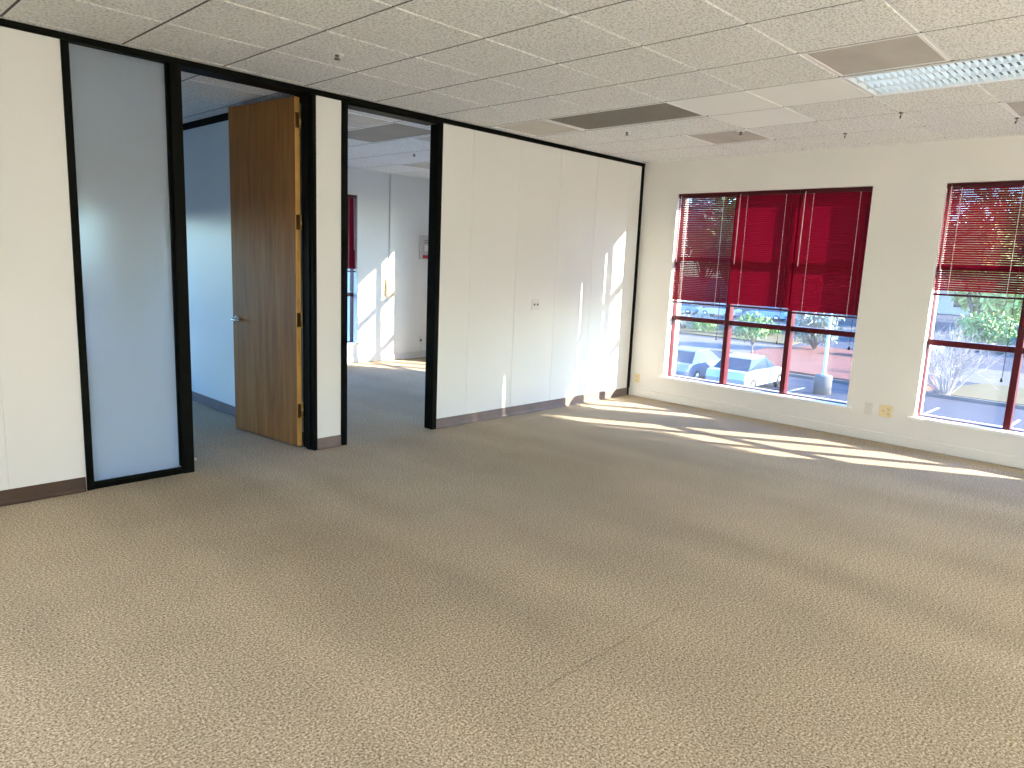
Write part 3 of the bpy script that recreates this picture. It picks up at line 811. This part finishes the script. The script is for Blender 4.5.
gt = 'big trees along the far side of the street'
for k in range(13):
    yy = -46 + 11.2*k + (k*37 % 5)*.4; xx = (86, 101)[k % 2] + (k*53 % 7)*.4
    lab = 'large leafy tree in the row of big trees beyond the street'
    tree('street_tree', xx, yy, 16.8 + (k*29 % 5)*.8, 6.3 + (k*13 % 3)*.3, M['leaf'] if k % 3 else M['leaf_gray'], lab, 100+k, gt, .62, 3200, .35, .16)
tree('street_tree', 62, 8.2, 12.6, 5.0, M['leaf_pale'], 'yellow green tree behind the upper pane under the raised blind', 41, None, .42, 4200, .26, .03)
tree('street_tree', 72, 17.0, 13.2, 5.0, M['leaf_gray'], 'gray green tree seen below the raised blind', 42, None, .45, 3600, .26, .16)
tree('young_tree', 30.6, 12.9, 2.9, 1.05, M['leaf'], 'small young green tree in the middle pane, at the mulch bed', 43, None, .14, 700, .05, .42)
tree('ornamental_tree', 40.5, 13.3, 3.9, 1.9, M['leaf_gray'], 'gray green tree behind the lamp post', 44, None, .17, 2600, .10, .05)
shrub(40.5, 9.4, 1.3, 1.5, M['leaf_gray'], 'gray green shrub right behind the lamp post', 45)
gs = 'low shrubs on the verge across the road'
for k, (x, y) in enumerate(((45.2,24.0),(47.0,26.8),(46.0,29.0),(50.5,27.2),(50.8,30.4),(46.3,21.2),(48.8,20.2))):
    shrub(x, y, 1.15 + .15*(k % 3), 1.05 + .2*(k % 2), M['leaf_gray'] if k % 2 else M['leaf'], 'low round shrub on the verge across the road', 50+k, gs, base=.1)
for k, (x, y) in enumerate(((55.2, 6.6), (54.6, 12.2), (55.6, 1.0))):
    shrub(x, y, 2.3, 3.0, (M['leaf'], M['leaf_gray'], M['leaf_pale'])[k], 'leafy bush at the near side of the street, behind the right window', 70+k, 'leafy bushes at the near side of the street', 1500, .2)
bare_shrub(28.4, 2.8, 2.7, 2.9, 'large pale bare shrub filling the lower pane of the right window', 61)
bare_shrub(33.5, 4.9, 1.6, 1.9, 'smaller pale bare shrub behind the large one', 62, 16)

lp = empty('street_lamp', (24.0, 6.45, Z), 'white car park lamp post on a wide round concrete base', 'street lamp')
MB().lathe((0,0,0), [(.36,0),(.36,.78),(.33,.82),(.0,.82)], 20).build('base', M['concrete'], lp)
MB().lathe((0,0,0), [(.15,.82),(.15,.87),(.075,.90),(.06,3.5),(.05,6.6)], 14).build('pole', M['pole'], lp)
MB().box(-.95, .05, -.14, .14, 6.52, 6.68).box(.05,.5,-.03,.03,6.57,6.63).build('lamp_head', M['pole'], lp, bevel=.02)

def car(x, y, rz, col, label, seed, group=None):
    r = empty('car', (x, y, Z), label, 'car', group, rz=rz)
    paint = mat('car_paint_%d' % seed, col, .25, .2, .6)
    prof = [(-2.2,.32),(-2.25,.62),(-2.15,.92),(-1.3,.98),(1.05,.96),(2.05,.82),(2.2,.6),(2.15,.32)]
    hw = .88; mb = MB(); n = len(prof)
    vs = []
    for yy, sc in ((-hw,.96),(-hw*.98,1.),(hw*.98,1.),(hw,.96)):
        for px, pz in prof: vs.append((px*(.985 if sc < 1 else 1), yy, .32+(pz-.32)*sc))
    f = []
    for k in range(3):
        for i in range(n): f.append((k*n+i, k*n+(i+1)%n, (k+1)*n+(i+1)%n, (k+1)*n+i))
    f.append(tuple(range(n))); f.append(tuple(range(4*n-1, 3*n-1, -1)))
    mb.add(vs, f); mb.build('body', paint, r, bevel=.04)
    cab = [(-1.75,.95),(-1.15,1.42),(.15,1.46),(1.05,.95)]
    mb = MB(); vs = [(px, sgn*(.80 if pz < 1 else .62), pz) for sgn in (-1, 1) for px, pz in cab]
    mb.add(vs, [(0,1,2,3),(7,6,5,4),(0,4,5,1),(1,5,6,2),(2,6,7,3)]); mb.build('windows', M['car_glass'], r)
    mb = MB().add([(px, sgn*.63, pz) for sgn in (-1,1) for px, pz in ((-1.2,1.40),(-1.1,1.45),(.1,1.49),(.25,1.43))], [(0,1,5,4),(1,2,6,5),(2,3,7,6),(0,3,2,1),(4,5,6,7),(0,4,7,3)])
    mb.build('roof', paint, r)
    for px in (-1.35, 1.35):
        for sgn in (-1, 1):
            wh = MB().lathe((px, sgn*.80, .32), [(.20,-.10),(.31,-.09),(.32,-.05),(.32,.05),(.31,.09),(.20,.10)], 18, 0, 'y').build('wheel', M['tyre'], r)
            MB().lathe((px, sgn*.90, .32), [(.19,-.01),(.19,.01),(.05,.02)], 14, 0, 'y').build('hubcap', M['nickel'], wh)
    return r
gc = 'parked cars outside'
car(22.6, 11.9, 0.05, (.15,.21,.30), 'blue parked car low in the left pane, nearest the building', 1, gc)
car(22.6, 9.2, 0.02, (.34,.38,.41), 'silver parked car low in the middle pane, below the young tree', 2, gc)
car(66.0, 38.6, 1.6, (.18,.28,.55), 'blue car on the far street, high in the left pane', 3, gc)
car(68.0, 29.2, 1.6, (.22,.36,.70), 'bright blue car on the far street, high in the middle pane', 4, gc)
car(66.5, 34.0, 1.58, (.5,.5,.5), 'white car on the far street between two blue ones', 5, gc)
car(45.6, 9.3, 1.3, (.20,.28,.50), 'dark blue car at the road, right of the lamp post', 6, gc)
def house(x, y, label, seed):
    r = empty('building', (x, y, Z), label, 'building')
    MB().box(-5, 5, -9, 9, 0, 4.2).build('walls', M['stucco'], r)
    MB().add([(-5.6,-9.6,4.1),(5.6,-9.6,4.1),(5.6,9.6,4.1),(-5.6,9.6,4.1),(0,-5,6.3),(0,5,6.3)], [(0,1,4),(1,2,5,4),(2,3,5),(3,0,4,5),(3,2,1,0)]).build('roof', M['roof_tile'], r)
    for k in range(4):
        yy = -6.6 + 4.4*k
        wf = MB().box(-5.08, -5.0, yy-.9, yy+.9, 1., 2.6).build('window', M['plate_white'], r)
        MB().box(-5.10, -5.08, yy-.8, yy+.8, 1.1, 2.5).build('pane', M['car_glass'], wf)
house(122, 52, 'low pale building far beyond the street at left', 1)
house(122, 24, 'low pale building far beyond the street at right', 2)

# ------------------------------------------------------------------ light
SUN_E, SKY_S, REAR_P, CEIL_FILL_P = 24., .92, 150., 128.
d = Vector((-.58, 1., -.464)).normalized()
sl_ = bpy.data.lights.new('sun', 'SUN'); sl_.energy = SUN_E; sl_.angle = RAD(.55); sl_.color = (1., .84, .66)
so = bpy.data.objects.new('sun', sl_); COL.objects.link(so)
so.rotation_euler = d.to_track_quat('-Z', 'Y').to_euler()
wd = bpy.data.worlds.new('world'); scene.world = wd; wd.use_nodes = True
nt = wd.node_tree; bg = nt.nodes['Background']
sky = nt.nodes.new('ShaderNodeTexSky'); sky.sky_type = 'NISHITA'; sky.sun_disc = False
sky.sun_elevation = RAD(22); sky.sun_rotation = math.atan2(.58, -1.)
sky.air_density = 1.2; sky.dust_density = .6; sky.ozone_density = 2.
tint = nt.nodes.new('ShaderNodeMix'); tint.data_type = 'RGBA'; tint.blend_type = 'MULTIPLY'; tint.inputs[0].default_value = 1.
nt.links.new(sky.outputs[0], tint.inputs[6]); tint.inputs[7].default_value = (.60, .88, 1.30, 1)
nt.links.new(tint.outputs[2], bg.inputs[0]); bg.inputs[1].default_value = SKY_S
def area(name, loc, direction, sx, sy, power, col):
    a = bpy.data.lights.new(name, 'AREA'); a.shape = 'RECTANGLE'; a.size = sx; a.size_y = sy; a.energy = power; a.color = col
    o = bpy.data.objects.new(name, a); COL.objects.link(o); o.location = loc
    o.rotation_euler = Vector(direction).to_track_quat('-Z', 'Z').to_euler()
    return o
# unseen fill light added in the rear window opening
area('rear_fill', (XB-.02, sum(W4)/2, 1.5), (1, 0, 0), W4[1]-W4[0]-.1, 1.9, REAR_P, (.95, .98, 1.))

# unseen fill lights added under the bare ceiling, without fixtures
for x, y, k in ((-7.7, -2.2, .15), (-7.9, -5.3, .04), (-5.2, -6.6, .04), (-2.3, -7.0, .06), (-5.2, -8.8, 2.3), (-7.9, -8.8, 2.3), (-2.3, -9.2, 2.0)):
    o = area('ceiling_fill', (x, y, H-.01), (0, 0, -1), .56, 1.16, CEIL_FILL_P*k, (.93, .97, 1.))
    o.data.spread = RAD(125 if y > -8 else 104)      # narrowed spread keeps the fill off the walls
# soft fill added inside the long ceiling light; its tubes do not emit
o = area('troffer_fill', (TROFFER[0]+.305, TROFFER[1]+.61, H+.066), (0, 0, -1), .50, 1.10, 5., (.86, .95, 1.))
o.data.spread = RAD(115)
# sky portals in the window openings
def portal(loc, direction, sx, sy):
    o = area('window_portal', loc, direction, sx, sy, 1., (1, 1, 1)); o.data.cycles.is_portal = True
for w_ in (WIN_A, WIN_B, WIN_C): portal((WX+.02, sum(w_)/2, (SILL+HEAD)/2), (-1, 0, 0), w_[1]-w_[0], HEAD-SILL)
for w_ in (N1, N2): portal((sum(w_)/2, Y2+.29, (SILL+HEAD)/2), (0, -1, 0), w_[1]-w_[0], HEAD-SILL)

# ------------------------------------------------------------------ render look
vs_ = scene.view_settings
vs_.view_transform = 'Standard'; vs_.look = 'None'; vs_.gamma = 1; vs_.exposure = .48; vs_.use_curve_mapping = False
scene.display_settings.display_device = 'sRGB'
c = scene.cycles
c.use_denoising = True
c.max_bounces = 10; c.diffuse_bounces = 6; c.glossy_bounces = 4; c.transmission_bounces = 8; c.transparent_max_bounces = 16
c.sample_clamp_indirect = 8
c.caustics_reflective = False; c.caustics_refractive = False
